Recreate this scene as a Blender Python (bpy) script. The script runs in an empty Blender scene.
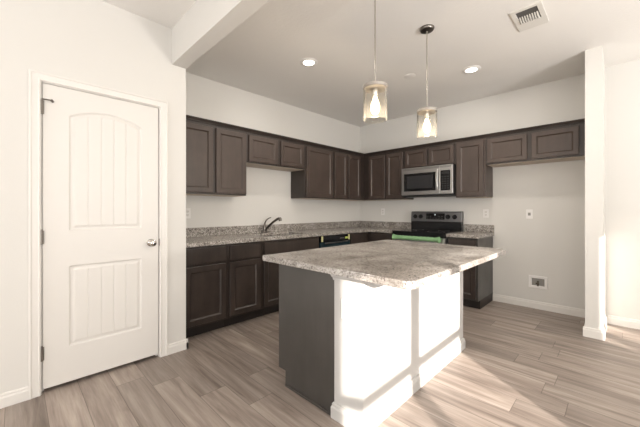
import bpy, bmesh, math, random
from mathutils import Vector, Matrix
random.seed(4)
C = bpy.context.scene.collection
R = math.radians

# ------------------------------------------------------------------ camera
cam_d = bpy.data.cameras.new('camera'); cam = bpy.data.objects.new('camera', cam_d); C.objects.link(cam)
F = 304.29
cam_d.sensor_fit = 'HORIZONTAL'; cam_d.sensor_width = 36; cam_d.lens = 36*F/640
cam_d.shift_x = (320-318.22)/640
cam_d.shift_y = (209.8-213.5)/640
cam_d.clip_start = .02
cam.location = (3.424, -4.535, 1.211)
cam.rotation_euler = (R(90), 0, R(44.915))
bpy.context.scene.camera = cam

# ------------------------------------------------------------------ light
w = bpy.data.worlds.new('sky'); bpy.context.scene.world = w; w.use_nodes = True
bg = w.node_tree.nodes['Background']
bg.inputs[0].default_value = (.90, .95, 1.0, 1); bg.inputs[1].default_value = 1.6

sd = bpy.data.lights.new('sun', 'SUN'); sd.energy = 14.5; sd.angle = R(.45); sd.color = (1, .92, .84)
sun = bpy.data.objects.new('sun', sd); C.objects.link(sun); sun.location = (12, -10, 4)
SX, SY, SZ = -1.0, .66, -.28                       # travel direction of the low sun
sun.rotation_euler = Vector((SX, SY, SZ)).to_track_quat('-Z', 'Y').to_euler()

def area(name, loc, direction, sx, sy, power, col=(1, .97, .93)):
    d = bpy.data.lights.new(name, 'AREA'); d.shape = 'RECTANGLE'; d.size = sx; d.size_y = sy
    d.energy = power; d.color = col
    o = bpy.data.objects.new(name, d); C.objects.link(o); o.location = loc
    o.rotation_euler = Vector(direction).to_track_quat('-Z', 'Y').to_euler()
    return o
WX = 6.4; WY = -8.0; HC = 2.74
# fill lamps added just inside the right-hand and rear window openings;
# all are tilted upwards to brighten the ceiling
area('fill_right', (WX-.30, -5.20, 1.3), (-.40, 0, 1), 1.4, .9, 88, (1, .975, .95))
area('fill_right_far', (WX-.30, -2.48, 1.2), (-.40, 0, 1), .9, .8, 135, (1, .975, .95))
area('fill_rear', (2.4, WY+.06, 1.35), (0, 1, .45), 2.6, 1.8, 52, (1, .97, .94))
area('fill_rear_right', (5.2, WY+.06, 1.35), (-.2, 1, .45), 1.4, 1.8, 36, (1, .97, .94))

vs = bpy.context.scene.view_settings
vs.view_transform = 'Standard'; vs.look = 'None'; vs.gamma = 1; vs.use_curve_mapping = False
vs.exposure = 0.0

# ------------------------------------------------------------------ materials
def mat(name, col, rough=.5, metal=0, coat=0, spec=.5):
    m = bpy.data.materials.new(name); m.use_nodes = True
    b = m.node_tree.nodes['Principled BSDF']
    b.inputs['Base Color'].default_value = (*col, 1); b.inputs['Roughness'].default_value = rough
    b.inputs['Metallic'].default_value = metal; b.inputs['Coat Weight'].default_value = coat
    b.inputs['Specular IOR Level'].default_value = spec
    return m
def N(m, t, **kw):
    n = m.node_tree.nodes.new(t)
    for k, v in kw.items():
        setattr(n, k, v)
    return n
def L(m, a, b): m.node_tree.links.new(a, b)
def B(m): return m.node_tree.nodes['Principled BSDF']
def noise(m, scale, detail=3, rough=.5, vec=None, dist=0):
    n = N(m, 'ShaderNodeTexNoise'); n.inputs['Scale'].default_value = scale
    n.inputs['Detail'].default_value = detail; n.inputs['Roughness'].default_value = rough
    n.inputs['Distortion'].default_value = dist
    if vec: L(m, vec, n.inputs['Vector'])
    return n
def ramp(m, fac, stops, interp='LINEAR'):
    r = N(m, 'ShaderNodeValToRGB'); r.color_ramp.interpolation = interp
    els = r.color_ramp.elements
    while len(els) < len(stops): els.new(.5)
    for e, (p, c) in zip(els, stops): e.position = p; e.color = (*c, 1)
    L(m, fac, r.inputs[0]); return r
def coords(m, scale=None, geo=True):
    if geo:
        src = N(m, 'ShaderNodeNewGeometry').outputs['Position']
    else:
        src = N(m, 'ShaderNodeTexCoord').outputs['Object']
    if scale:
        mp = N(m, 'ShaderNodeMapping'); mp.inputs['Scale'].default_value = scale
        L(m, src, mp.inputs['Vector']); return mp.outputs[0]
    return src
def bump(m, h, strength, dist=.002):
    b = N(m, 'ShaderNodeBump'); b.inputs['Strength'].default_value = strength; b.inputs['Distance'].default_value = dist
    L(m, h, b.inputs['Height']); L(m, b.outputs[0], B(m).inputs['Normal'])
def mixc(m, fac, a, b, mode='MIX'):
    x = N(m, 'ShaderNodeMix', data_type='RGBA', blend_type=mode)
    if isinstance(fac, (int, float)): x.inputs[0].default_value = fac
    else: L(m, fac, x.inputs[0])
    for i, v in ((6, a), (7, b)):
        if isinstance(v, tuple): x.inputs[i].default_value = (*v, 1)
        else: L(m, v, x.inputs[i])
    return x.outputs[2]

M = {}
M['wall'] = mat('wall_paint', (.675, .658, .625), .75)
bump(M['wall'], noise(M['wall'], 110, 3, vec=coords(M['wall'])).outputs[0], .25, .0015)
M['ceiling'] = mat('ceiling_paint', (.82, .80, .77), .85)
bump(M['ceiling'], noise(M['ceiling'], 45, 4, vec=coords(M['ceiling'])).outputs[0], .5, .003)
M['trim'] = mat('trim_paint', (.735, .71, .675), .4)
M['door'] = mat('door_paint', (.71, .685, .65), .42)
bump(M['door'], noise(M['door'], 6, 4, vec=coords(M['door'], (14, 14, 1))).outputs[0], .12, .001)
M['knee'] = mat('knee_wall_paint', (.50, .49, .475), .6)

# floor planks running along x
fm = M['floor'] = mat('wood_plank_floor', (.3, .25, .2), .42)
pos = coords(fm); sep = N(fm, 'ShaderNodeSeparateXYZ'); L(fm, pos, sep.inputs[0])
def mth(m, op, a, b=None, c=None):
    n = N(m, 'ShaderNodeMath', operation=op)
    for i, v in enumerate((a, b, c)):
        if v is None: continue
        if isinstance(v, (int, float)): n.inputs[i].default_value = v
        else: L(m, v, n.inputs[i])
    return n.outputs[0]
PW, PL = .178, 1.22
rowf = mth(fm, 'DIVIDE', mth(fm, 'ADD', sep.outputs[1], 20.055), PW); row = mth(fm, 'FLOOR', rowf)
wn = N(fm, 'ShaderNodeTexWhiteNoise', noise_dimensions='1D'); L(fm, row, wn.inputs['W'])
uf = mth(fm, 'ADD', mth(fm, 'DIVIDE', sep.outputs[0], PL), mth(fm, 'MULTIPLY', wn.outputs[0], 7))
pid = mth(fm, 'FLOOR', uf)
cmb = N(fm, 'ShaderNodeCombineXYZ'); L(fm, row, cmb.inputs[0]); L(fm, pid, cmb.inputs[1])
wn2 = N(fm, 'ShaderNodeTexWhiteNoise', noise_dimensions='3D'); L(fm, cmb.outputs[0], wn2.inputs['Vector'])
off = mth(fm, 'MULTIPLY', wn2.outputs[0], 40)
gv = N(fm, 'ShaderNodeCombineXYZ')
L(fm, mth(fm, 'MULTIPLY', sep.outputs[0], 1.3), gv.inputs[0])
L(fm, mth(fm, 'MULTIPLY', sep.outputs[1], 16), gv.inputs[1]); L(fm, off, gv.inputs[2])
g1 = noise(fm, 1.0, 5, .62, gv.outputs[0], .6)
gv2 = N(fm, 'ShaderNodeCombineXYZ')
L(fm, mth(fm, 'MULTIPLY', sep.outputs[0], 4), gv2.inputs[0])
L(fm, mth(fm, 'MULTIPLY', sep.outputs[1], 90), gv2.inputs[1]); L(fm, off, gv2.inputs[2])
g2 = noise(fm, 1.0, 3, .6, gv2.outputs[0])
gc = ramp(fm, g1.outputs[0], [(.26, (.150, .117, .099)), (.45, (.265, .217, .186)), (.60, (.345, .290, .252)), (.78, (.43, .375, .33))])
pv = mth(fm, 'MULTIPLY_ADD', wn2.outputs[0], .34, .82)
fine = mth(fm, 'MULTIPLY_ADD', g2.outputs[0], .5, .75)
sc = N(fm, 'ShaderNodeVectorMath', operation='SCALE'); L(fm, gc.outputs[0], sc.inputs[0]); L(fm, mth(fm, 'MULTIPLY', pv, fine), sc.inputs['Scale'])
fy = mth(fm, 'FRACT', rowf); fx = mth(fm, 'FRACT', uf)
seamy = mth(fm, 'LESS_THAN', mth(fm, 'MINIMUM', fy, mth(fm, 'SUBTRACT', 1, fy)), .010)
seamx = mth(fm, 'LESS_THAN', mth(fm, 'MINIMUM', fx, mth(fm, 'SUBTRACT', 1, fx)), .0016)
seam = mth(fm, 'MAXIMUM', seamy, seamx)
L(fm, mixc(fm, mth(fm, 'MULTIPLY', seam, .6), sc.outputs[0], (.07, .055, .045)), B(fm).inputs['Base Color'])
bump(fm, mth(fm, 'SUBTRACT', g2.outputs[0], mth(fm, 'MULTIPLY', seam, 2)), .15, .0008)

def wood(name, dark, light, rough=.40, sc=(7, 7, .9), coat=.08):
    m = mat(name, dark, rough, coat=coat)
    n = noise(m, 2.2, 5, .6, coords(m, sc), .2); n2 = noise(m, 3.2, 4, .6, coords(m))
    f = mth(m, 'MULTIPLY_ADD', n2.outputs[0], .6, mth(m, 'MULTIPLY', n.outputs[0], .4))
    L(m, ramp(m, f, [(.25, dark), (.75, light)]).outputs[0], B(m).inputs['Base Color'])
    n3 = noise(m, 5, 3, .5, coords(m))
    L(m, ramp(m, n3.outputs[0], [(.2, (rough-.05,)*3), (.8, (rough+.07,)*3)]).outputs[0], B(m).inputs['Roughness'])
    B(m).inputs['Coat Roughness'].default_value = .25
    return m
M['cab'] = wood('espresso_wood', (.034, .022, .017), (.080, .056, .045))
M['cabdark'] = wood('espresso_panel', (.014, .010, .008), (.058, .042, .035))
M['endpanel'] = wood('espresso_end_panel', (.034, .031, .028), (.062, .056, .051), .34)
M['frame'] = wood('espresso_frame_gap_shade', (.020, .014, .011), (.040, .028, .023))  # same stain as the doors, darkened to paint in the door-gap shade
M['under'] = mat('pale_cabinet_underside', (.50, .42, .34), .6)
M['toe'] = mat('toe_kick_black', (.018, .014, .012), .5)

def granite(name, blotch, tones, big_lo, speck, s1=150, s2=85):
    m = mat(name, (.4, .38, .35), .24)
    p = coords(m)
    v = N(m, 'ShaderNodeTexVoronoi'); v.inputs['Scale'].default_value = s1; L(m, p, v.inputs['Vector'])
    sv = N(m, 'ShaderNodeSeparateColor'); L(m, v.outputs['Color'], sv.inputs[0])
    v2 = N(m, 'ShaderNodeTexVoronoi'); v2.inputs['Scale'].default_value = s2; L(m, p, v2.inputs['Vector'])
    sv2 = N(m, 'ShaderNodeSeparateColor'); L(m, v2.outputs['Color'], sv2.inputs[0])
    big = noise(m, blotch, 5, .65, p, .6); mid = noise(m, 18, 4, .6, p, .3)
    a = ramp(m, sv.outputs[0], [(0, tones[0]), (.25, tones[1]), (.55, tones[2]), (1, tones[3])])
    dens = ramp(m, mid.outputs[0], [(.42, (.03,)*3), (.62, (speck,)*3)])
    sp = mth(m, 'LESS_THAN', sv2.outputs[1], dens.outputs[0])
    c = mixc(m, mth(m, 'MULTIPLY', sp, .6), a.outputs[0], (.085, .070, .062))
    c = mixc(m, 1, c, ramp(m, big.outputs[0], [(.38, (1.0, 1.0, 1.0)), (.64, big_lo)]).outputs[0], 'MULTIPLY')
    L(m, c, B(m).inputs['Base Color']); return m
M['granite'] = granite('speckled_granite', 6, [(.11, .095, .082), (.25, .225, .20), (.42, .39, .36), (.60, .57, .53)], (.74, .72, .70), .50)
M['island_granite'] = granite('veined_island_granite', 2.4, [(.21, .19, .17), (.34, .315, .29), (.44, .415, .39), (.54, .515, .49)], (.50, .475, .45), .30, 230, 130)

M['steel'] = mat('stainless_steel', (.50, .49, .48), .3, 1)
bump(M['steel'], noise(M['steel'], 60, 2, vec=coords(M['steel'], (1, 1, 30))).outputs[0], .05, .0005)
M['steeldark'] = mat('dark_stainless', (.19, .19, .195), .32, .9)
M['nickel'] = mat('brushed_nickel', (.55, .52, .48), .3, 1)
M['bronze'] = mat('dark_nickel', (.17, .155, .14), .3, 1)
M['capmetal'] = mat('cap_nickel', (.42, .39, .36), .5, .8)
M['chrome'] = mat('polished_nickel', (.50, .47, .44), .16, 1)
M['hingemetal'] = mat('aged_nickel', (.20, .18, .16), .4, .9)
M['black'] = mat('black_gloss', (.008, .008, .009), .12)
M['blackmat'] = mat('black_matte', (.012, .012, .012), .5)
M['win'] = mat('dark_oven_window', (.03, .03, .032), .15)
M['film'] = mat('blue_black_film', (.012, .028, .036), .22)
M['green'] = mat('green_protective_tape', (.22, .40, .20), .55)
M['yellow'] = mat('yellow_tape', (.62, .60, .30), .5)
M['plate'] = mat('white_plastic', (.82, .80, .78), .35)
M['slot'] = mat('slot_grey', (.10, .095, .09), .5)
M['keymark'] = mat('keypad_marks', (.03, .03, .03), .3)
M['recess'] = mat('recess_grey', (.27, .26, .24), .6)
M['brass'] = mat('brass_valve', (.13, .11, .09), .4, .9)
M['vent'] = mat('vent_white_metal', (.72, .70, .66), .45)
M['ventdark'] = mat('duct_dark', (.09, .085, .08), .7)
def emit(name, col, s):
    m = mat(name, col); B(m).inputs['Emission Color'].default_value = (*col, 1); B(m).inputs['Emission Strength'].default_value = s; return m
M['lens'] = emit('downlight_lens', (1, .95, .88), 6)
M['bulb'] = emit('warm_filament_bulb', (1, .78, .50), 9)
M['digits'] = emit('clock_digits', (.7, .8, .85), .5)
gm = bpy.data.materials.new('clear_seeded_glass'); gm.use_nodes = True; M['glass'] = gm
nt = gm.node_tree; nt.nodes.clear()
out = nt.nodes.new('ShaderNodeOutputMaterial'); mx = nt.nodes.new('ShaderNodeMixShader'); tr = nt.nodes.new('ShaderNodeBsdfTransparent')
gl = nt.nodes.new('ShaderNodeBsdfGlossy'); lw = nt.nodes.new('ShaderNodeLayerWeight'); lw.inputs[0].default_value = .12
tr.inputs[0].default_value = (.97, .965, .95, 1); gl.inputs['Roughness'].default_value = .08
nt.links.new(lw.outputs['Fresnel'], mx.inputs[0]); nt.links.new(tr.outputs[0], mx.inputs[1]); nt.links.new(gl.outputs[0], mx.inputs[2]); nt.links.new(mx.outputs[0], out.inputs[0])
df = nt.nodes.new('ShaderNodeBsdfTranslucent'); df.inputs[0].default_value = (.95, .93, .9, 1); mx2 = nt.nodes.new('ShaderNodeMixShader'); mx2.inputs[0].default_value = .018
nt.links.new(mx.outputs[0], mx2.inputs[1]); nt.links.new(df.outputs[0], mx2.inputs[2]); nt.links.new(mx2.outputs[0], out.inputs[0])
nz = nt.nodes.new('ShaderNodeTexVoronoi'); nz.inputs['Scale'].default_value = 90
bp = nt.nodes.new('ShaderNodeBump'); bp.inputs['Strength'].default_value = .35; bp.inputs['Distance'].default_value = .003
nt.links.new(nz.outputs['Distance'], bp.inputs['Height']); nt.links.new(bp.outputs[0], gl.inputs['Normal'])

# ------------------------------------------------------------------ mesh helpers
def add_box(bm, x0, x1, y0, y1, z0, z1, bev=0):
    if x0 > x1: x0, x1 = x1, x0
    if y0 > y1: y0, y1 = y1, y0
    if z0 > z1: z0, z1 = z1, z0
    r = bmesh.ops.create_cube(bm, size=1)
    for v in r['verts']:
        v.co = Vector((x0+(v.co.x+.5)*(x1-x0), y0+(v.co.y+.5)*(y1-y0), z0+(v.co.z+.5)*(z1-z0)))
    if bev:
        es = list({e for v in r['verts'] for e in v.link_edges})
        bmesh.ops.bevel(bm, geom=es, offset=bev, segments=2, affect='EDGES', profile=.5)
    return bm
def add_cyl(bm, p0, p1, r0, r1=None, seg=20, caps=True):
    if r1 is None: r1 = r0
    p0, p1 = Vector(p0), Vector(p1); d = p1-p0
    rot = d.to_track_quat('Z', 'Y').to_matrix().to_4x4()
    bmesh.ops.create_cone(bm, cap_ends=caps, segments=seg, radius1=r0, radius2=r1, depth=d.length,
                          matrix=Matrix.Translation((p0+p1)/2) @ rot)
    return bm
def add_tube(bm, pts, radii, seg=14):
    pts = [Vector(p) for p in pts]; rings = []
    if isinstance(radii, (int, float)): radii = [radii]*len(pts)
    up = None
    for i, p in enumerate(pts):
        t = (pts[min(i+1, len(pts)-1)]-pts[max(i-1, 0)]).normalized()
        if up is None:
            up = Vector((0, 0, 1)) if abs(t.z) < .9 else Vector((1, 0, 0))
        a = t.cross(up).normalized(); b = a.cross(t).normalized(); up = b
        rings.append([bm.verts.new(p+radii[i]*(math.cos(k*2*math.pi/seg)*a+math.sin(k*2*math.pi/seg)*b)) for k in range(seg)])
    for i in range(len(rings)-1):
        for k in range(seg):
            bm.faces.new((rings[i][k], rings[i][(k+1) % seg], rings[i+1][(k+1) % seg], rings[i+1][k]))
    bm.faces.new(rings[0]); bm.faces.new(rings[-1][::-1])
    return bm
def add_lathe(bm, prof, cx, cy, seg=32, axis='z'):
    """prof: list of (radius, height); open surface of revolution, capped where radius is 0"""
    rings = []
    def P(r, h, a):
        if axis == 'z': return Vector((cx+r*math.cos(a), cy+r*math.sin(a), h))
        return Vector((h, cx+r*math.cos(a), cy+r*math.sin(a)))          # along x
    for r, h in prof:
        rings.append([bm.verts.new(P(0, h, 0))] if r < 1e-6 else [bm.verts.new(P(r, h, 2*math.pi*k/seg)) for k in range(seg)])
    for a, b in zip(rings, rings[1:]):
        for k in range(seg):
            k2 = (k+1) % seg
            if len(a) == 1: bm.faces.new((a[0], b[k], b[k2]))
            elif len(b) == 1: bm.faces.new((a[k], b[0], a[k2]))
            else: bm.faces.new((a[k], b[k], b[k2], a[k2]))
    return bm
def add_prism(bm, poly, fn, a, b):
    """poly of (u, v), extruded from a to b; fn(u, v, w) gives the point"""
    A = [bm.verts.new(fn(u, v, a)) for u, v in poly]; Bv = [bm.verts.new(fn(u, v, b)) for u, v in poly]
    n = len(poly)
    for i in range(n): bm.faces.new((A[i], A[(i+1) % n], Bv[(i+1) % n], Bv[i]))
    bm.faces.new(A); bm.faces.new(Bv[::-1]); return bm
def add_slab(bm, xs, ys, keep, z0, z1):
    V = {}
    def g(i, j, z):
        if (i, j, z) not in V: V[(i, j, z)] = bm.verts.new((xs[i], ys[j], z))
        return V[(i, j, z)]
    for i in range(len(xs)-1):
        for j in range(len(ys)-1):
            if not keep(i, j): continue
            bm.faces.new([g(a, b, z1) for a, b in ((i, j), (i+1, j), (i+1, j+1), (i, j+1))])
            bm.faces.new([g(a, b, z0) for a, b in ((i, j+1), (i+1, j+1), (i+1, j), (i, j))])
            for di, dj, e in ((-1, 0, ((i, j), (i, j+1))), (1, 0, ((i+1, j), (i+1, j+1))), (0, -1, ((i, j), (i+1, j))), (0, 1, ((i, j+1), (i+1, j+1)))):
                a, b = i+di, j+dj
                if 0 <= a < len(xs)-1 and 0 <= b < len(ys)-1 and keep(a, b): continue
                bm.faces.new([g(*e[0], z0), g(*e[1], z0), g(*e[1], z1), g(*e[0], z1)])
    return bm
def new(): return bmesh.new()
def obj(name, bm, m, parent=None, smooth=False, bev=0):
    bmesh.ops.recalc_face_normals(bm, faces=bm.faces)
    me = bpy.data.meshes.new(name)
    if parent is not None:
        bm.transform(Matrix.Translation(-world_loc(parent)))
    bm.to_mesh(me); bm.free()
    if smooth:
        for p in me.polygons: p.use_smooth = True
    me.materials.append(M[m] if isinstance(m, str) else m)
    o = bpy.data.objects.new(name, me); C.objects.link(o)
    if parent is not None: o.parent = parent
    if bev:
        b = o.modifiers.new('bevel', 'BEVEL'); b.width = bev; b.segments = 2; b.limit_method = 'ANGLE'; b.angle_limit = R(50)
    if smooth == 'auto' or smooth:
        es = o.modifiers.new('split', 'EDGE_SPLIT'); es.split_angle = R(35)
    return o
def world_loc(o):
    v = o.location.copy(); p = o.parent
    while p is not None: v += p.location; p = p.parent
    return v
def thing(name, label, cat, loc, group=None):
    o = bpy.data.objects.new(name, None); C.objects.link(o); o.location = loc; o.empty_display_size = .05
    o['label'] = label; o['category'] = cat
    if group: o['group'] = group
    return o
def tag(o, label, cat, group=None):
    o['label'] = label; o['category'] = cat
    if group: o['group'] = group
    return o
def struct(name, bm, m, parent=None, **k):
    o = obj(name, bm, m, parent, **k)
    o['kind'] = 'structure'; return o

# ------------------------------------------------------------------ the shell
XP = .733; YP = -3.470; DY0, DY1, DH = -4.400, -3.690, 2.045
struct('floor', add_box(new(), -.15, WX+.15, WY-.15, .15, -.1, 0), 'floor')
struct('ceiling', add_box(new(), -.15, WX+.15, WY-.15, .15, HC, HC+.1), 'ceiling')
struct('wall_left', add_box(new(), -.12, 0, WY-.15, .12, 0, HC), 'wall')
bm = new(); add_box(bm, 0, 3.30, 0, .12, 0, HC); add_box(bm, 3.30, WX+.12, -.05, .12, 0, HC)
struct('wall_back', bm, 'wall')
WE = -.660
struct('wall_fridge_side', add_box(new(), 3.175, 3.300, WE, 0, 0, HC), 'wall')
bm = new()                                         # pantry wall with the door opening
OY0, OY1 = DY0-.022, DY1+.022
add_box(bm, XP-.115, XP, WY, OY0, 0, HC); add_box(bm, XP-.115, XP, OY1, YP, 0, HC)
add_box(bm, XP-.115, XP, OY0, OY1, DH+.022, HC); add_box(bm, 0, XP-.115, YP-.10, YP, 0, HC)
struct('wall_pantry', bm, 'wall')
struct('trim_9', add_box(new(), XP, WX, -3.588, -3.472, 2.439, HC), 'wall')   # dropped beam

def wall_openings(name, axis, at, span, ops, thick=.12):
    """ops: (a0, a1, z0, z1) sorted along the wall"""
    bm = new()
    def bx(a0, a1, z0, z1):
        if axis == 'x': add_box(bm, at, at+thick, a0, a1, z0, z1)
        else: add_box(bm, a0, a1, at-thick, at, z0, z1)
    c = span[0]
    for a0, a1, z0, z1 in ops:
        bx(c, a0, 0, HC); bx(a0, a1, 0, z0); bx(a0, a1, z1, HC); c = a1
    bx(c, span[1], 0, HC)
    return struct(name, bm, 'wall')
ZR = 1.279; ZH = 2.015; ZS = .60
wall_openings('wall_right', 'x', WX, (WY, -.05), [(-6.01, -4.44, ZS, ZH), (-2.80, -2.16, ZS, ZH-.15)])
wall_openings('wall_rear', 'y', WY, (0, WX+.12), [(1.0, 3.7, .35, 2.3), (4.5, 5.9, .35, 2.3)])
def window(n, axis, at, a0, a1, z0, z1, mulls, rails, fw=.035):
    bm = new()
    def bx(p0, p1, q0, q1):
        if axis == 'x': add_box(bm, at+.03, at+.09, p0, p1, q0, q1, .003)
        else: add_box(bm, p0, p1, at-.09, at-.03, q0, q1, .003)
    bx(a0, a0+fw, z0, z1); bx(a1-fw, a1, z0, z1); bx(a0+fw, a1-fw, z0, z0+fw); bx(a0+fw, a1-fw, z1-fw*.6, z1)
    for m0, m1 in mulls: bx(m0, m1, z0+fw, z1-fw*.6)
    for r0, r1 in rails: bx(a0+fw, a1-fw, r0, r1)
    o = obj('window_%d' % n, bm, 'trim'); o['kind'] = 'structure'
window(1, 'x', WX, -6.01, -4.44, ZS, ZH, [(-5.325, -5.232)], [(1.258, 1.318)])
window(2, 'x', WX, -2.80, -2.16, ZS, ZH-.15, [(-2.626, -2.486)], [], .03)
window(3, 'y', WY, 1.0, 3.7, .35, 2.3, [(2.3, 2.4)], [(1.3, 1.35)])  # unseen rear windows, put in to let fill light reach the room
window(4, 'y', WY, 4.5, 5.9, .35, 2.3, [(5.15, 5.25)], [(1.3, 1.35)])

# baseboards: profile (distance from wall, height)
BB = [(0, 0), (.015, 0), (.015, .078), (.0125, .086), (.010, .090), (.010, .104), (.006, .112), (0, .114)]
BB = [(u, v*.80) for u, v in BB]
def base(name, axis, face, sgn, a0, a1, bm=None, h=1.0):
    own = bm is None
    if own: bm = new()
    fn = (lambda u, v, w: (face+sgn*u, w, v*h)) if axis == 'x' else (lambda u, v, w: (w, face+sgn*u, v*h))
    add_prism(bm, BB, fn, a0, a1)
    if own: return struct(name, bm, 'trim')
base('baseboard_back', 'y', 0, -1, 2.205, 3.175)
base('baseboard_alcove', 'y', -.05, -1, 3.315, WX)
bm = new(); base('', 'y', WE, -1, 3.160, 3.315, bm); base('', 'x', 3.175, -1, WE, -.015, bm); base('', 'x', 3.300, 1, WE, -.05, bm)
struct('baseboard_fridge_side', bm, 'trim')
bm = new(); base('', 'x', XP, 1, DY1+.058, YP+.015, bm, .93); base('', 'y', YP, 1, .62, XP+.015, bm, .93)
base('', 'x', XP, 1, WY, DY0-.062, bm, .93)
struct('baseboard_pantry', bm, 'trim')
base('baseboard_right', 'x', WX, -1, WY, -.065)

# pantry door -----------------------------------------------------------
bm = new()
CP = [(0, 0), (.058, 0), (.058, .016), (.050, .018), (.040, .013), (.014, .011), (.008, .014), (.002, .012), (0, .008)]
def casing(bm, a, b, side, z1):
    pass
e = .0
yL, yR, zt = DY0-.008, DY1+.008, DH+.008
# casing as a mitred frame: outline (offset outwards u, thickness v)
rings = []
for (u, v) in [(0, 0), (0, .010), (.006, .014), (.014, .011), (.040, .013), (.048, .018), (.057, .016), (.057, 0)]:
    rings.append([bm.verts.new((XP+v, yL-u, 0)), bm.verts.new((XP+v, yL-u, zt+u)), bm.verts.new((XP+v, yR+u, zt+u)), bm.verts.new((XP+v, yR+u, 0))])
for a, b in zip(rings, rings[1:]+rings[:1]):
    for k in range(3): bm.faces.new((a[k], a[k+1], b[k+1], b[k]))
bm.faces.new([r[0] for r in rings]); bm.faces.new([r[3] for r in rings][::-1])
struct('trim_1', bm, 'trim')
bm = new()                                         # jamb lining the opening
add_box(bm, XP-.115, XP, OY0, DY0-.003, 0, DH+.022); add_box(bm, XP-.115, XP, DY1+.003, OY1, 0, DH+.022)
add_box(bm, XP-.115, XP, DY0-.003, DY1+.003, DH+.003, DH+.022)
add_box(bm, XP-.075, XP-.045, DY0-.003, DY0+.010, 0, DH); add_box(bm, XP-.075, XP-.045, DY1-.010, DY1+.003, 0, DH)
struct('trim_2', bm, 'trim')

dr = bpy.data.objects.new('door_1', None); C.objects.link(dr); dr.location = (XP, DY0, 0); dr['kind'] = 'structure'
DXF = XP-.006                                      # door face
def door_slab():
    """slab with two recessed plank panels, the upper one arch-topped: a height field over a grid"""
    bm = new()
    ya, yb = DY0+.002, DY1-.002; z0, z1 = .028, DH
    p0, p1 = ya+.135, yb-.120
    def arch(y, s=0):
        t = (y-(p0+p1)/2)/((p1-p0)/2); t = max(-1, min(1, t))
        return 1.858+.062*(1-t*t)-s
    def depth(y, z):
        # signed distance-ish into a panel
        best = -1
        for (lo, hi) in ((1.068, arch(y)), (.270, .826)):
            d = min(y-p0, p1-y, z-lo, hi-z)
            if d > best: best = d
        if best <= 0: return 0
        if best < .010: h = -.007*best/.010
        elif best < .020: h = -.007
        elif best < .034: h = -.007+.0045*(best-.020)/.014
        else: h = -.0025
        if best > .030:
            w_ = (p1-p0-.06)/5; u = (y-p0-.03)/w_; f = abs(u-round(u))*w_
            if f < .004 and .3 < u < 4.7: h -= .0028*(1-f/.004)
        return h
    ys = set([ya, yb]); zs = set([z0, z1])
    for b in (p0, p1):
        s = 1 if b == p0 else -1
        for d in (0, .010, .020, .034): ys.add(b+s*d)
    w_ = (p1-p0-.06)/5
    for k in range(1, 5):
        c = p0+.03+k*w_
        for d in (-.004, 0, .004): ys.add(c+d)
    for k in range(1, 24): ys.add(p0+(p1-p0)*k/24)
    for lo in (1.068, .270):
        for d in (0, .010, .020, .034): zs.add(lo+d)
    for d in (0, .010, .020, .034): zs.add(.826-d)
    z = 1.80
    while z < 1.93: zs.add(z); z += .0045
    for k in range(1, 20): zs.add(z0+(z1-z0)*k/20)
    def clean(s):
        o = []
        for v in sorted(s):
            if not o or v-o[-1] > .0012: o.append(v)
        return o
    ys, zs = clean(ys), clean(zs)
    G = [[bm.verts.new((DXF+depth(y, z), y, z)) for z in zs] for y in ys]
    for i in range(len(ys)-1):
        for j in range(len(zs)-1):
            bm.faces.new((G[i][j], G[i+1][j], G[i+1][j+1], G[i][j+1]))
    bk = [bm.verts.new((DXF-.035, y, z)) for y, z in ((ya, z0), (yb, z0), (yb, z1), (ya, z1))]
    bm.faces.new(bk[::-1])
    bm.faces.new([G[i][0] for i in range(len(ys))]+[bk[1], bk[0]])
    bm.faces.new([G[i][-1] for i in range(len(ys))][::-1]+[bk[3], bk[2]])
    bm.faces.new([G[0][j] for j in range(len(zs))][::-1]+[bk[0], bk[3]])
    bm.faces.new([G[-1][j] for j in range(len(zs))]+[bk[2], bk[1]])
    return bm
slab = obj('door_slab', door_slab(), 'door', dr)
for z in (1.885, 1.03, .265):
    bm = new(); add_cyl(bm, (XP+.006, DY0-.002, z-.046), (XP+.006, DY0-.002, z+.046), .0065, seg=12)
    add_box(bm, XP-.004, XP+.002, DY0-.010, DY0+.010, z-.044, z+.044)
    add_cyl(bm, (XP+.006, DY0-.002, z+.046), (XP+.006, DY0-.002, z+.054), .0045, seg=10)
    h = obj('hinge', bm, 'hingemetal', dr, smooth=True); h['label'] = 'nickel hinge'
bm = new(); add_tube(bm, [(XP+.012, DY0, 1.935), (XP+.022, DY0+.02, 1.935), (XP+.022, DY0+.045, 1.935)], .004, 8)
add_cyl(bm, (XP+.022, DY0+.045, 1.935), (XP+.006, DY0+.052, 1.932), .008, seg=12)
o = obj('door_stop', bm, 'hingemetal', dr, smooth=True)
ky, kz = -3.748, .945
bm = new(); add_lathe(bm, [(0, DXF), (.030, DXF+.001), (.030, DXF+.006), (.022, DXF+.010), (.011, DXF+.013), (.010, DXF+.030), (.018, DXF+.036), (.026, DXF+.046), (.027, DXF+.056), (.021, DXF+.066), (.010, DXF+.070), (0, DXF+.070)], ky, kz, 28, 'x')
o = obj('door_knob', bm, 'chrome', dr, smooth=True); o['label'] = 'round polished nickel knob'
bm = new(); add_box(bm, XP-.0015, XP+.001, DY1+.001, DY1+.006, kz-.028, kz+.028); obj('strike_plate', bm, 'bronze', dr)

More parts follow.
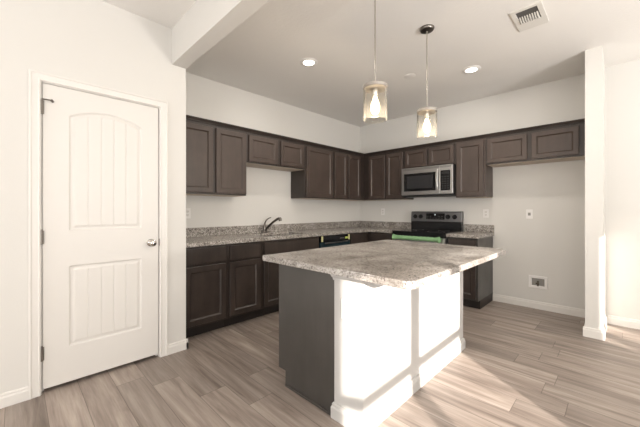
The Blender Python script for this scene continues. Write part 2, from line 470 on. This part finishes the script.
# ------------------------------------------------------------------ cabinets
# a run is described by u (along the wall) and d (distance from the wall)
def mk(run):
    if run == 'back': return lambda u, d, z: (u, -d, z)
    if run == 'sink': return lambda u, d, z: (d, u, z)
    if run == 'island': return lambda u, d, z: (2.235-d, u, z)     # backs on to the knee wall, faces the sink
def rbox(bm, f, u0, u1, d0, d1, z0, z1, bev=0):
    a = f(u0, d0, z0); b = f(u1, d1, z1)
    return add_box(bm, a[0], b[0], a[1], b[1], a[2], b[2], bev)
def shaker(f, u0, u1, z0, z1, d, t=.019, st=.056):
    """a framed door with a stepped, recessed centre panel"""
    bm = new()
    spec = [(0, 0), (0, t-.003), (.003, t), (st-.006, t), (st-.004, t-.002), (st+.007, t-.011)]
    rings = []
    for o_, h in spec:
        rings.append([bm.verts.new(f(a, d+h, b)) for a, b in ((u0+o_, z0+o_), (u1-o_, z0+o_), (u1-o_, z1-o_), (u0+o_, z1-o_))])
    for a, b in zip(rings, rings[1:]):
        for k in range(4): bm.faces.new((a[k], a[(k+1) % 4], b[(k+1) % 4], b[k]))
    bm.faces.new(rings[-1]); bm.faces.new(rings[0][::-1])
    return bm
def cabinet(name, run, u0, u1, d, z0, z1, doors, label, cat='cabinet', group=None, drawers=(), toe=0, mat_='cab', bmat=None, st=.056, back=.004):
    f = mk(run); um = (u0+u1)/2
    b = f(um, (d+back)/2, z0)
    t = thing(name, label, cat, b, group)
    bm = new()
    if toe:
        rbox(bm, f, u0, u1, back, d, toe, z1, .0015)
    else:
        rbox(bm, f, u0, u1, back, d, z0+.004, z1, .0015)
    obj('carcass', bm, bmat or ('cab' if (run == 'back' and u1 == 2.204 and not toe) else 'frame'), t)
    if toe:
        k = new(); rbox(k, f, u0, u1, back, d-.075, 0, toe); obj('toe_kick', k, 'toe', t)
    else:
        k = new(); rbox(k, f, u0+.012, u1-.012, back+.002, d-.018, z0, z0+.006)
        o = obj('bottom_panel', k, 'under', t); o['label'] = 'pale unfinished underside'
    for (a, c, p, q) in doors:
        obj('door', shaker(f, a, c, p, q, d+.001, st=st), mat_, t)
    for (a, c, p, q) in drawers:
        k = new(); rbox(k, f, a, c, d+.001, d+.020, p, q, .003); obj('drawer_front', k, mat_, t)
    return t
UB, UT = 1.372, 2.125; FD = .306
gW = 'dark wood wall cabinets above the sink counter'; gR = 'dark wood wall cabinets on the range wall'
dz0, dz1 = UB+.022, UT-.030
cabinet('wall_cabinet', 'sink', -3.468, -2.604, FD, UB, UT, [(-3.425, -3.020, dz0, dz1), (-2.985, -2.612, dz0, dz1)],
        'tall two-door dark wood wall cabinet nearest the white pantry wall', group=gW)
SB = 1.765
cabinet('wall_cabinet', 'sink', -2.602, -1.674, FD, SB, UT, [(-2.575, -2.150, SB+.020, dz1), (-2.098, -1.700, SB+.020, dz1)],
        'short two-door dark wood wall cabinet above the sink and faucet', group=gW)
cabinet('wall_cabinet', 'sink', -1.672, -1.091, FD, UB, UT, [(-1.648, -1.110, dz0, dz1)],
        'single-door dark wood wall cabinet right of the short cabinet over the sink', group=gW)
cabinet('wall_cabinet', 'sink', -1.089, -.002, FD, UB, UT, [(-1.062, -.762, dz0, dz1), (-.728, -.415, dz0, dz1)],
        'narrow paired-door dark wood wall cabinet on the sink wall meeting the corner', group=gW)
cabinet('wall_cabinet', 'back', .309, 1.066, FD, UB, UT, [(.420, .735, dz0, dz1), (.755, 1.048, dz0, dz1)],
        'paired-door dark wood wall cabinet on the range wall between corner and microwave', group=gR)
MZ = 1.832
cabinet('wall_cabinet', 'back', 1.068, 1.834, FD, MZ, UT, [(1.090, 1.430, MZ+.014, dz1), (1.468, 1.810, MZ+.014, dz1)],
        'small two-door dark wood cabinet directly above the microwave', group=gR, st=.048)
cabinet('wall_cabinet', 'back', 1.836, 2.204, FD, UB, UT, [(1.856, 2.182, dz0, dz1)],
        'tall single-door dark wood wall cabinet right of the microwave', group=gR)
FB = 1.775
cabinet('wall_cabinet', 'back', 2.206, 3.174, FD, FB, UT, [(2.226, 2.645, FB+.022, dz1), (2.690, 3.105, FB+.022, dz1)],
        'wide short dark wood cabinet over the empty refrigerator space', group=gR, st=.052)
# crown moulding along the top of both runs
prof = [(0, UT), (FD+.006, UT), (FD+.012, UT+.004), (FD+.014, UT+.012), (FD+.026, UT+.018), (FD+.032, UT+.024), (FD+.036, UT+.032), (FD+.040, UT+.036), (0, UT+.036)]
bm = new()
A = [bm.verts.new((u, -3.466, v)) for u, v in prof]; Bv = [bm.verts.new((u, -u if u else -.001, v)) for u, v in prof]; Cv = [bm.verts.new((3.173, -u if u else -.001, v)) for u, v in prof]
for P_, Q_ in ((A, Bv), (Bv, Cv)):
    for i in range(len(prof)): 
        j = (i+1) % len(prof); bm.faces.new((P_[i], P_[j], Q_[j], Q_[i]))
bm.faces.new(A); bm.faces.new(Cv[::-1])
tag(obj('crown_moulding', bm, 'cabdark'), 'dark wood crown moulding running along the tops of all the wall cabinets', 'moulding')

# base cabinets
BT = .866; BF = .592; TK = .105
gB = 'dark wood base cabinets under the sink counter'
drz0, drz1, dd0, dd1 = .700, .846, .128, .676
cabinet('base_cabinet', 'sink', -3.468, -3.003, BF, 0, BT, [(-3.435, -3.025, dd0, dd1)], 'dark wood base cabinet with one drawer beside the pantry wall', group=gB, drawers=[(-3.435, -3.025, drz0, drz1)], toe=TK, mat_='cabdark')
cabinet('base_cabinet', 'sink', -3.001, -2.590, BF, 0, BT, [(-2.978, -2.612, dd0, dd1)], 'dark wood one-drawer base cabinet just left of the sink base', group=gB, drawers=[(-2.978, -2.612, drz0, drz1)], toe=TK, mat_='cabdark')
cabinet('sink_base_cabinet', 'sink', -2.588, -1.682, BF, 0, BT, [(-2.560, -2.150, dd0, dd1), (-2.120, -1.712, dd0, dd1)], 'dark wood base cabinet with a wide plain panel under the sink', group=gB, drawers=[(-2.560, -1.712, drz0, drz1)], toe=TK, mat_='cabdark')
cabinet('base_cabinet', 'sink', -1.058, -.002, BF, 0, BT, [(-1.030, -.665, dd0, dd1)], 'dark wood corner base cabinet right of the dishwasher', group=gB, drawers=[(-1.030, -.665, drz0, drz1)], toe=TK, mat_='cabdark')
gB2 = 'dark wood base cabinets beside the range'
cabinet('base_cabinet', 'back', .594, 1.066, BF, 0, BT, [(.665, 1.045, dd0, dd1)], 'dark wood base cabinet between the corner and the range', group=gB2, drawers=[(.665, 1.045, drz0, drz1)], toe=TK, mat_='cabdark')
cabinet('base_cabinet', 'back', 1.842, 2.204, BF, 0, BT, [(1.865, 2.180, dd0, dd1)], 'dark wood base cabinet right of the range with exposed side panel', group=gB2, drawers=[(1.865, 2.180, drz0, drz1)], toe=TK, mat_='cabdark', bmat='endpanel')

# counters
CT = .906
SKX0, SKX1, SKY0, SKY1 = .150, .520, -2.46, -1.83
ct = thing('countertop', 'long speckled granite countertop running along the sink wall to the range', 'countertop', (.3, -1.7, BT+.001))
xs = [.001, SKX0, SKX1, .635, 1.068]; ys = [-3.468, SKY0, SKY1, -.635, -.001]
def keep(i, j):
    if i == 3: return j == 3
    return not (i == 1 and j == 1)
obj('slab', add_slab(new(), xs, ys, keep, BT+.001, CT), 'granite', ct, bev=.004)
bm = new(); add_box(bm, .001, .021, -3.466, -.001, CT, CT+.102, .002); add_box(bm, .021, 1.066, -.021, -.001, CT, CT+.102, .002)
obj('backsplash', bm, 'granite', ct)
ct = thing('countertop', 'short piece of granite countertop between the range and the refrigerator space', 'countertop', (2.03, -.3, BT+.001))
obj('slab', add_slab(new(), [1.840, 2.222], [-.637, -.001], lambda i, j: True, BT+.001, CT), 'granite', ct, bev=.004)
obj('backsplash', add_box(new(), 1.842, 2.220, -.021, -.001, CT, CT+.102, .002), 'granite', ct)

# sink
sk = thing('kitchen_sink', 'stainless steel undermount sink set in the granite countertop', 'sink', (.335, -2.145, .68))
bm = new()
def ring(x0, x1, y0, y1, z): return [bm.verts.new(p) for p in ((x0, y0, z), (x1, y0, z), (x1, y1, z), (x0, y1, z))]
rs = [ring(SKX0-.0, SKX1+.0, SKY0, SKY1, BT-.002), ring(SKX0+.006, SKX1-.006, SKY0+.006, SKY1-.006, BT-.006), ring(SKX0+.02, SKX1-.02, SKY0+.02, SKY1-.02, .70), ring(SKX0+.05, SKX1-.05, SKY0+.05, SKY1-.05, .685)]
for a, b in zip(rs, rs[1:]):
    for k in range(4): bm.faces.new((a[k], a[(k+1) % 4], b[(k+1) % 4], b[k]))
bm.faces.new(rs[-1]); obj('basin', bm, 'steel', sk)
obj('drain', add_cyl(new(), (.335, -2.145, .6851), (.335, -2.145, .689), .045, .04), 'bronze', sk)

# faucet
fa = thing('faucet', 'nickel single-lever pull-out kitchen faucet behind the sink', 'faucet', (.088, -2.19, CT+.001))
bm = new(); add_lathe(bm, [(0, CT+.001), (.030, CT+.001), (.030, CT+.006), (.024, CT+.014), (.021, CT+.03), (.021, CT+.085), (.018, CT+.10), (0, CT+.105)], .088, -2.19)
obj('faucet_body', bm, 'bronze', fa, smooth=True)
sp = [(.095, -2.188, CT+.030), (.120, -2.178, CT+.062), (.165, -2.160, CT+.108), (.215, -2.140, CT+.150), (.262, -2.121, CT+.182), (.285, -2.112, CT+.192), (.303, -2.105, CT+.186)]
obj('spout', add_tube(new(), sp, [.017, .016, .015, .015, .016, .018, .018]), 'bronze', fa, smooth=True)
obj('spray_head', add_tube(new(), [(.300, -2.106, CT+.204), (.306, -2.104, CT+.188), (.310, -2.102, CT+.160)], [.017, .023, .019]), 'bronze', fa, smooth=True)
obj('lever', add_tube(new(), [(.085, -2.19, CT+.09), (.080, -2.180, CT+.130), (.080, -2.158, CT+.165), (.082, -2.125, CT+.190), (.084, -2.085, CT+.202)], [.014, .010, .008, .007, .007]), 'bronze', fa, smooth=True)

# dishwasher
dw = thing('dishwasher', 'black dishwasher with yellow tape tabs under the sink counter', 'dishwasher', (.3, -1.37, 0))
y0, y1 = -1.677, -1.063
obj('tub', add_box(new(), .02, .585, y0+.005, y1-.005, .10, .862), 'blackmat', dw)
obj('toe_panel', add_box(new(), .02, .52, y0+.01, y1-.01, 0, .10), 'blackmat', dw)
o = obj('door', add_box(new(), .585, .618, y0+.004, y1-.004, .115, .775, .004), 'film', dw); o['label'] = 'blue-tinted protective film on the door'
cp = obj('control_panel', add_box(new(), .585, .620, y0+.004, y1-.004, .780, .860, .004), 'black', dw)
o = obj('badge', add_box(new(), .620, .6215, -1.29, -1.20, .806, .822), 'slot', cp)
bm = new(); add_tube(bm, [(.632, y0+.07, .765), (.640, y0+.09, .765), (.640, y1-.09, .765), (.632, y1-.07, .765)], .009); obj('handle', bm, 'steeldark', dw, smooth=True)
for yy, a in ((y0+.012, 0), (y1-.045, 0)):
    o = obj('tape_tab', add_box(new(), .6205, .6225, yy, yy+.033, .785, .858), 'yellow', dw); o['label'] = 'yellow tape tab'
o = obj('sticker', add_box(new(), .6205, .6225, -1.18, -1.12, .800, .828), mat('lime_sticker', (.45, .55, .12), .5), dw); o['label'] = 'lime green sticker'

# range
x0, x1 = 1.072, 1.836; RF = .655
rg = thing('kitchen_range', 'freestanding electric range, stainless and black, with green tape on the oven handle', 'stove', ((x0+x1)/2, -.33, 0))
obj('body', add_box(new(), x0, x1, -.625, -.03, .05, .893, .002), 'steeldark', rg)
for xx in (x0+.05, x1-.05):
    for yy in (-.58, -.08): obj('foot', add_cyl(new(), (xx, yy, 0), (xx, yy, .05), .02, seg=12), 'blackmat', rg)
ck = obj('cooktop', add_box(new(), x0-.001, x1+.001, -.662, -.095, .893, .913, .004), 'black', rg)
for cx_, cy_, r_ in ((x0+.19, -.50, .10), (x1-.19, -.50, .115), (x0+.19, -.24, .08), (x1-.19, -.24, .08)):
    bm = new(); add_lathe(bm, [(r_-.006, .9132), (r_-.006, .9136), (r_, .9136), (r_, .9132)], cx_, cy_, 40); obj('burner_ring', bm, 'slot', ck)
bm = new(); add_box(bm, x0, x1, -.098, -.028, .893, 1.035, .002); obj('backguard_base', bm, 'black', rg)
bm = new()     # sloped stainless control console
add_prism(bm, [(-.028, 1.036), (-.104, 1.036), (-.092, 1.172), (-.078, 1.186), (-.028, 1.186)], lambda u, v, w_: (w_, u, v), x0-.001, x1+.001)
bg_ = obj('control_console', bm, 'steeldark', rg, bev=.004)
bm = new()
def cons(z): return -.104+(z-1.036)/(1.172-1.036)*.012
add_prism(bm, [(cons(1.068)-.001, 1.068), (cons(1.068)-.005, 1.068), (cons(1.158)-.005, 1.158), (cons(1.158)-.001, 1.158)], lambda u, v, w_: (w_, u, v), 1.32, 1.60)
dp = obj('display', bm, 'black', bg_)
bm = new()   # clock digits: 12:00-like seven segment marks are too small to read, a small lit clock window
add_box(bm, 1.450, 1.466, cons(1.13)-.0062, cons(1.13)-.0055, 1.130, 1.146); obj('clock', bm, 'digits', dp)
for r0 in range(2):
    for c0 in range(6):
        if c0 in (2, 3) and r0 == 1: continue
        bm = new(); add_box(bm, 1.335+c0*.043, 1.357+c0*.043, cons(1.08+.03*r0)-.0062, cons(1.08+.03*r0)-.0055, 1.082+.028*r0, 1.090+.028*r0); obj('touch_key', bm, 'slot', bg_)
for kx in (x0+.070, x0+.160, x1-.190, x1-.095):
    z = 1.108; y = cons(z)
    bm = new(); add_cyl(bm, (kx, y, z), (kx, y-.008, z-.001), .034, .032, 24); add_cyl(bm, (kx, y-.008, z-.001), (kx, y-.032, z-.003), .026, .022, 24)
    add_box(bm, kx-.004, kx+.004, y-.038, y-.03, z-.024, z+.020, .001)
    obj('knob', bm, 'black', bg_, smooth=True)
obj('front_lip', add_box(new(), x0, x1, -.660, -.626, .845, .892, .003), 'black', rg)
od = obj('oven_door', add_box(new(), x0+.003, x1-.003, -.662, -.628, .235, .842, .004), 'steel', rg)
obj('oven_window', add_box(new(), x0+.11, x1-.11, -.6645, -.661, .36, .70, .002), 'win', od)
hb = obj('handle', add_tube(new(), [(x0+.075, -.662, .815), (x0+.075, -.700, .822), (x0+.09, -.708, .823), (x1-.09, -.708, .823), (x1-.075, -.700, .822), (x1-.075, -.662, .815)], .012), 'steel', od, smooth=True)
bm = new()
n = 40; pts = []; rad = []
for k in range(n+1):
    t = k/n; pts.append((x0+.035+t*(x1-x0-.07), -.709, .826)); rad.append(.029+.0035*math.sin(k*2.1)+(.011 if k in (1, 2, 38, 39) else 0))
rad[0] = rad[-1] = .012
add_tube(bm, pts, rad, 12); o = obj('green_tape', bm, 'green', hb, smooth=True); o['label'] = 'green protective tape wrapped round the oven handle'
obj('storage_drawer', add_box(new(), x0+.003, x1-.003, -.660, -.626, .06, .225, .004), 'steel', rg)

# microwave
x0, x1 = 1.072, 1.831; z0, z1 = 1.405, 1.829; MF = .385
mw = thing('microwave', 'stainless over-the-range microwave under the small cabinet above the range', 'microwave', ((x0+x1)/2, -.2, z0))
obj('housing', add_box(new(), x0, x1, -MF+.03, -.002, z0+.012, z1, .002), 'blackmat', mw)
md = obj('door', add_box(new(), x0, 1.655, -MF-.012, -MF+.03, z0+.022, z1-.002, .005), 'steel', mw)
obj('window', add_box(new(), x0+.042, 1.600, -MF-.0150, -MF-.011, z0+.078, z1-.088, .003), 'black', md)
obj('window_mesh', add_box(new(), x0+.090, 1.555, -MF-.0160, -MF-.0145, z0+.115, z1-.125, .002), 'win', md)
bm = new(); add_tube(bm, [(1.632, -MF-.010, z1-.060), (1.632, -MF-.040, z1-.068), (1.632, -MF-.046, z1-.09), (1.632, -MF-.046, z0+.11), (1.632, -MF-.040, z0+.090), (1.632, -MF-.010, z0+.080)], .012)
obj('handle', bm, 'steel', md, smooth=True)
cpn = obj('control_frame', add_box(new(), 1.657, x1, -MF-.012, -MF+.03, z0+.022, z1-.002, .005), 'steel', mw)
kp = obj('keypad', add_box(new(), 1.667, 1.798, -MF-.0150, -MF-.011, z0+.070, z1-.080, .003), 'black', cpn)
for r0 in range(6):
    for c0 in range(3):
        bm = new(); add_box(bm, 1.682+c0*.038, 1.704+c0*.038, -MF-.0158, -MF-.0148, z0+.095+r0*.031, z0+.108+r0*.031); obj('key', bm, 'keymark', cpn)
obj('display', add_box(new(), 1.680, 1.785, -MF-.0158, -MF-.0148, z1-.128, z1-.098), 'win', kp)
obj('underside', add_box(new(), x0+.003, x1-.003, -MF+.02, -.004, z0, z0+.014, .002), 'blackmat', mw)
bm = new(); add_box(bm, x0+.04, x0+.30, -.335, -.20, z0-.010, z0+.001); obj('grease_filter', bm, 'slot', mw)
bm = new()
for i in range(3):
    add_box(bm, x0+.02, x1-.02, -MF-.0135, -MF-.0115, z1-.018-i*.010, z1-.014-i*.010)
obj('vent_slots', bm, 'slot', md)

# ------------------------------------------------------------------ island
IX0, IX1, IY0, IY1 = 1.695, 2.790, -3.338, -1.785
EY = -3.212; KX0, KX1 = 2.238, 2.441; KY1 = -1.752
isl = thing('island_cabinet', 'dark wood island cabinets with a plain end panel under the big granite top', 'cabinet', (1.97, -2.5, 0))
f = mk('island')
bm = new(); add_box(bm, 1.732, KX0-.001, EY+.018, KY1-.05, TK, BT-.004); obj('carcass', bm, 'cabdark', isl)
bm = new(); add_box(bm, 1.800, KX0-.001, EY+.018, KY1-.05, 0, TK); obj('toe_kick', bm, 'toe', isl)
bm = new()     # end panel with a toe notch
add_prism(bm, [(1.713, TK), (1.787, TK), (1.787, 0), (KX0-.001, 0), (KX0-.001, BT-.004), (1.713, BT-.004)], lambda u, v, w_: (u, w_, v), EY, EY+.018)
obj('end_panel', bm, 'endpanel', isl, bev=.0015)
obj('base_shoe', add_box(new(), 1.790, KX0-.018, EY-.006, EY, 0, .018, .002), 'endpanel', isl)
fi = lambda u, d, z: (1.732-d, u, z)
for a, b in ((-3.18, -2.74), (-2.71, -2.27), (-2.24, -1.83)):
    obj('door', shaker(fi, a, b, dd0, dd1, .001), 'cabdark', isl)
    obj('drawer_front', add_box(new(), 1.712, 1.731, a, b, drz0, drz1, .003), 'cabdark', isl)
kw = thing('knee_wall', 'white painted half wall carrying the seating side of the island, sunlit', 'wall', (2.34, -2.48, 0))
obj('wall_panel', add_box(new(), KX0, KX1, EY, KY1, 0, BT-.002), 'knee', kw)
bm = new()
def wrap(bm, prof):
    """profile (outward, z) run round the end, the long sunny face and the far end"""
    rr = []
    for u, v in prof:
        rr.append([bm.verts.new(p) for p in ((KX0-u, EY-.0005, v), (KX0-u, EY-u-.0005, v), (KX1+u, EY-u, v), (KX1+u, KY1+u, v), (KX0, KY1+u, v))])
    for a, b in zip(rr, rr[1:]+rr[:1]):
        for k in range(4): bm.faces.new((a[k], a[k+1], b[k+1], b[k]))
    bm.faces.new([r[0] for r in rr]); bm.faces.new([r[4] for r in rr][::-1])
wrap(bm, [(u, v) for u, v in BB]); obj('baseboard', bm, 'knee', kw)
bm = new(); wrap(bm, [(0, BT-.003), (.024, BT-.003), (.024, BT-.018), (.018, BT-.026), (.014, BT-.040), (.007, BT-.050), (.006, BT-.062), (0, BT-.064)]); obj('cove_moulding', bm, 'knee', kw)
bm = new(); add_slab(bm, [IX0, IX1], [IY0, IY1], lambda i, j: True, BT-.001, CT-.004)
ve = [e for e in bm.edges if abs(e.verts[0].co.z-e.verts[1].co.z) > .01 and e.verts[0].co.x > 2.7]
bmesh.ops.bevel(bm, geom=ve, offset=.045, segments=6, affect='EDGES', profile=.5)
ve = [e for e in bm.edges if abs(e.verts[0].co.z-e.verts[1].co.z) > .01 and e.verts[0].co.x < 1.7]
bmesh.ops.bevel(bm, geom=ve, offset=.012, segments=3, affect='EDGES', profile=.5)
tag(obj('island_countertop', bm, 'island_granite', bev=.005), 'large pale granite island countertop with overhang and dark mottling', 'countertop')

# ------------------------------------------------------------------ outlets and boxes
def outlet(run, u, z, label, kind='outlet', wdt=.070):
    f = {'back': lambda a, d, z_: (a, -d, z_), 'sink': lambda a, d, z_: (d, a, z_), 'end': lambda a, d, z_: (a, EY-d, z_)}[run]
    t = thing('wall_outlet', label, 'outlet', f(u, 0, z-.057))
    th = .016 if run == 'end' else .006; e_ = th-.006
    bm = new(); rbox(bm, f, u-wdt/2, u+wdt/2, .0005, th, z-.057, z+.057, .002)
    pl = obj('cover_plate', bm, 'plate', t)
    if kind == 'outlet':
        for dz in (-.020, .020):
            bm = new(); rbox(bm, f, u-.017, u+.017, .006+e_, .0085+e_, z+dz-.014, z+dz+.014, .002); rc = obj('receptacle', bm, 'trim', pl)
            bm = new()
            for du in (-.007, .007): rbox(bm, f, u+du-.0014, u+du+.0014, .0085+e_, .0089+e_, z+dz-.004, z+dz+.007)
            rbox(bm, f, u-.002, u+.002, .0085+e_, .0089+e_, z+dz-.011, z+dz-.007)
            for fc in [1]: pass
            s = obj('slots', bm, 'slot', t)
    else:
        bm = new(); rbox(bm, f, u-.014, u+.014, .006, .009, z-.018, z+.018, .002); obj('receptacle', bm, 'recess', pl)
    return t
outlet('sink', -3.165, 1.172, 'white wall outlet above the sink counter beside the pantry wall')
outlet('back', .491, 1.178, 'white wall outlet left of the range near the corner')
outlet('back', 2.120, 1.161, 'white wall outlet right of the range above the short counter')
outlet('back', 2.612, 1.158, 'white single outlet high in the empty refrigerator space', 'single')
outlet('end', 2.338, .655, 'white outlet on the sunlit end of the island half wall')
# recessed water box
wb = thing('water_supply_box', 'white recessed water supply box low in the refrigerator space', 'supply box', (2.70, 0, .245))
bm = new()
rr = []
bx0, bx1, bz0, bz1 = 2.605, 2.795, .250, .402
for o_, y in ((0, 0), (0, -.006), (.004, -.010), (.026, -.010), (.030, -.007), (.032, -.002)):
    rr.append([bm.verts.new((a, y, b)) for a, b in ((bx0+o_, bz0+o_), (bx1-o_, bz0+o_), (bx1-o_, bz1-o_), (bx0+o_, bz1-o_))])
for a, b in zip(rr, rr[1:]):
    for k in range(4): bm.faces.new((a[k], a[(k+1) % 4], b[(k+1) % 4], b[k]))
obj('box_frame', bm, 'plate', wb)
obj('recess', add_box(new(), bx0+.031, bx1-.031, -.002, -.0005, bz0+.031, bz1-.031), 'recess', wb)
bm = new(); add_cyl(bm, (2.70, -.010, .28), (2.70, -.010, .345), .010, seg=14); add_cyl(bm, (2.70, -.010, .315), (2.70, -.035, .315), .008, seg=12)
add_box(bm, 2.682, 2.718, -.042, -.034, .305, .325, .003); obj('valve', bm, 'brass', wb, smooth=True)

# ------------------------------------------------------------------ ceiling fixtures
def downlight(x, y, label):
    t = thing('recessed_light', label, 'ceiling light', (x, y, HC), 'recessed ceiling lights')
    bm = new(); add_lathe(bm, [(.058, HC-.004), (.060, HC-.010), (.085, HC-.008), (.092, HC-.003), (.092, HC)], x, y, 40); obj('trim_ring', bm, 'plate', t, smooth=True)
    bm = new(); add_lathe(bm, [(0, HC-.007), (.050, HC-.006), (.060, HC-.003)], x, y, 40); obj('lens', bm, 'lens', t, smooth=True)
    d = bpy.data.lights.new('downlight_glow', 'AREA'); d.shape = 'DISK'; d.size = .11; d.energy = 9; d.color = (1, .93, .84)
    o = bpy.data.objects.new('downlight_glow', d); C.objects.link(o); o.location = (0, 0, -.014); o.parent = t
downlight(1.131, -2.372, 'round recessed ceiling light over the aisle near the sink')
downlight(2.265, -1.009, 'round recessed ceiling light in front of the range wall')

def pendant(x, y, zt, label):
    t = thing('pendant_light', label, 'pendant light', (x, y, HC), 'glass cylinder pendant lights above the island')
    bm = new(); add_lathe(bm, [(0, HC-.030), (.030, HC-.028), (.052, HC-.020), (.060, HC-.008), (.060, HC)], x, y, 32); obj('canopy', bm, 'bronze', t, smooth=True)
    obj('rod', add_cyl(new(), (x, y, zt+.02), (x, y, HC-.028), .0055, seg=12), 'nickel', t, smooth=True)
    gb = zt-.228; r = .080
    bm = new(); add_lathe(bm, [(0, zt+.028), (.016, zt+.028), (.018, zt+.012), (.072, zt+.010), (.083, zt+.004), (.083, zt-.014), (.078, zt-.018), (0, zt-.018)], x, y, 36)
    obj('cap', bm, 'capmetal', t, smooth=True)
    bm = new(); add_lathe(bm, [(r-.003, zt-.012), (r-.003, gb+.006), (r-.006, gb), (r-.002, gb-.002), (r, gb+.004), (r, zt-.012)], x, y, 40)
    obj('glass_shade', bm, 'glass', t, smooth=True)
    bm = new(); add_lathe(bm, [(.019, zt-.018), (.019, zt-.062), (.015, zt-.068), (0, zt-.068)], x, y, 20); obj('socket', bm, 'nickel', t, smooth=True)
    bm = new(); add_lathe(bm, [(.012, zt-.068), (.015, zt-.085), (.026, zt-.115), (.031, zt-.140), (.028, zt-.165), (.014, zt-.185), (0, zt-.190)], x, y, 24); obj('bulb', bm, 'bulb', t, smooth=True)
    d = bpy.data.lights.new('bulb_glow', 'POINT'); d.energy = 7; d.color = (1, .82, .6); d.shadow_soft_size = .03
    o = bpy.data.objects.new('bulb_glow', d); C.objects.link(o); o.location = (0, 0, zt-.21-HC); o.parent = t
pendant(2.240, -2.800, 2.047, 'nearer and larger-looking glass cylinder pendant light over the island')
pendant(2.262, -2.072, 2.047, 'farther glass cylinder pendant light with its ceiling canopy in view')

vt = thing('ceiling_vent', 'white metal ceiling air vent with curved louvres', 'air vent', (2.908, -1.645, HC))
vx0, vx1, vy0, vy1 = 2.805, 3.010, -1.815, -1.470
oy0, oy1 = vy0+.035, vy0+.225                       # the louvred opening; the rest is a plain face
bm = new(); add_slab(bm, [vx0, vx0+.034, vx1-.034, vx1], [vy0, oy0, oy1, vy1], lambda i, j: not (i == 1 and j == 1), HC-.009, HC-.0005); obj('frame', bm, 'vent', vt, bev=.003)
obj('duct', add_box(new(), vx0+.033, vx1-.033, oy0-.001, oy1+.001, HC-.002, HC-.0006), 'ventdark', vt)
nb = 8
for k in range(nb):
    x = vx0+.046+k*(vx1-vx0-.092)/(nb-1)
    bm = new(); add_prism(bm, [(oy0+.085, -.003), (oy0+.105, -.012), (oy0+.135, -.020), (oy1-.02, -.020), (oy1, -.009), (oy1, -.003)], lambda u, v, w_, x=x: (w_, u, HC+v), x-.004, x+.004)
    obj('louvre', bm, 'vent', vt)
bm = new(); add_lathe(bm, [(0, HC-.006), (.055, HC-.005), (.062, HC-.003), (.062, HC)], 1.71, -1.33, 32)
tag(obj('sprinkler_cover', bm, 'ceiling', smooth=True), 'small flat round cover plate on the ceiling between the pendant lights', 'ceiling cover')
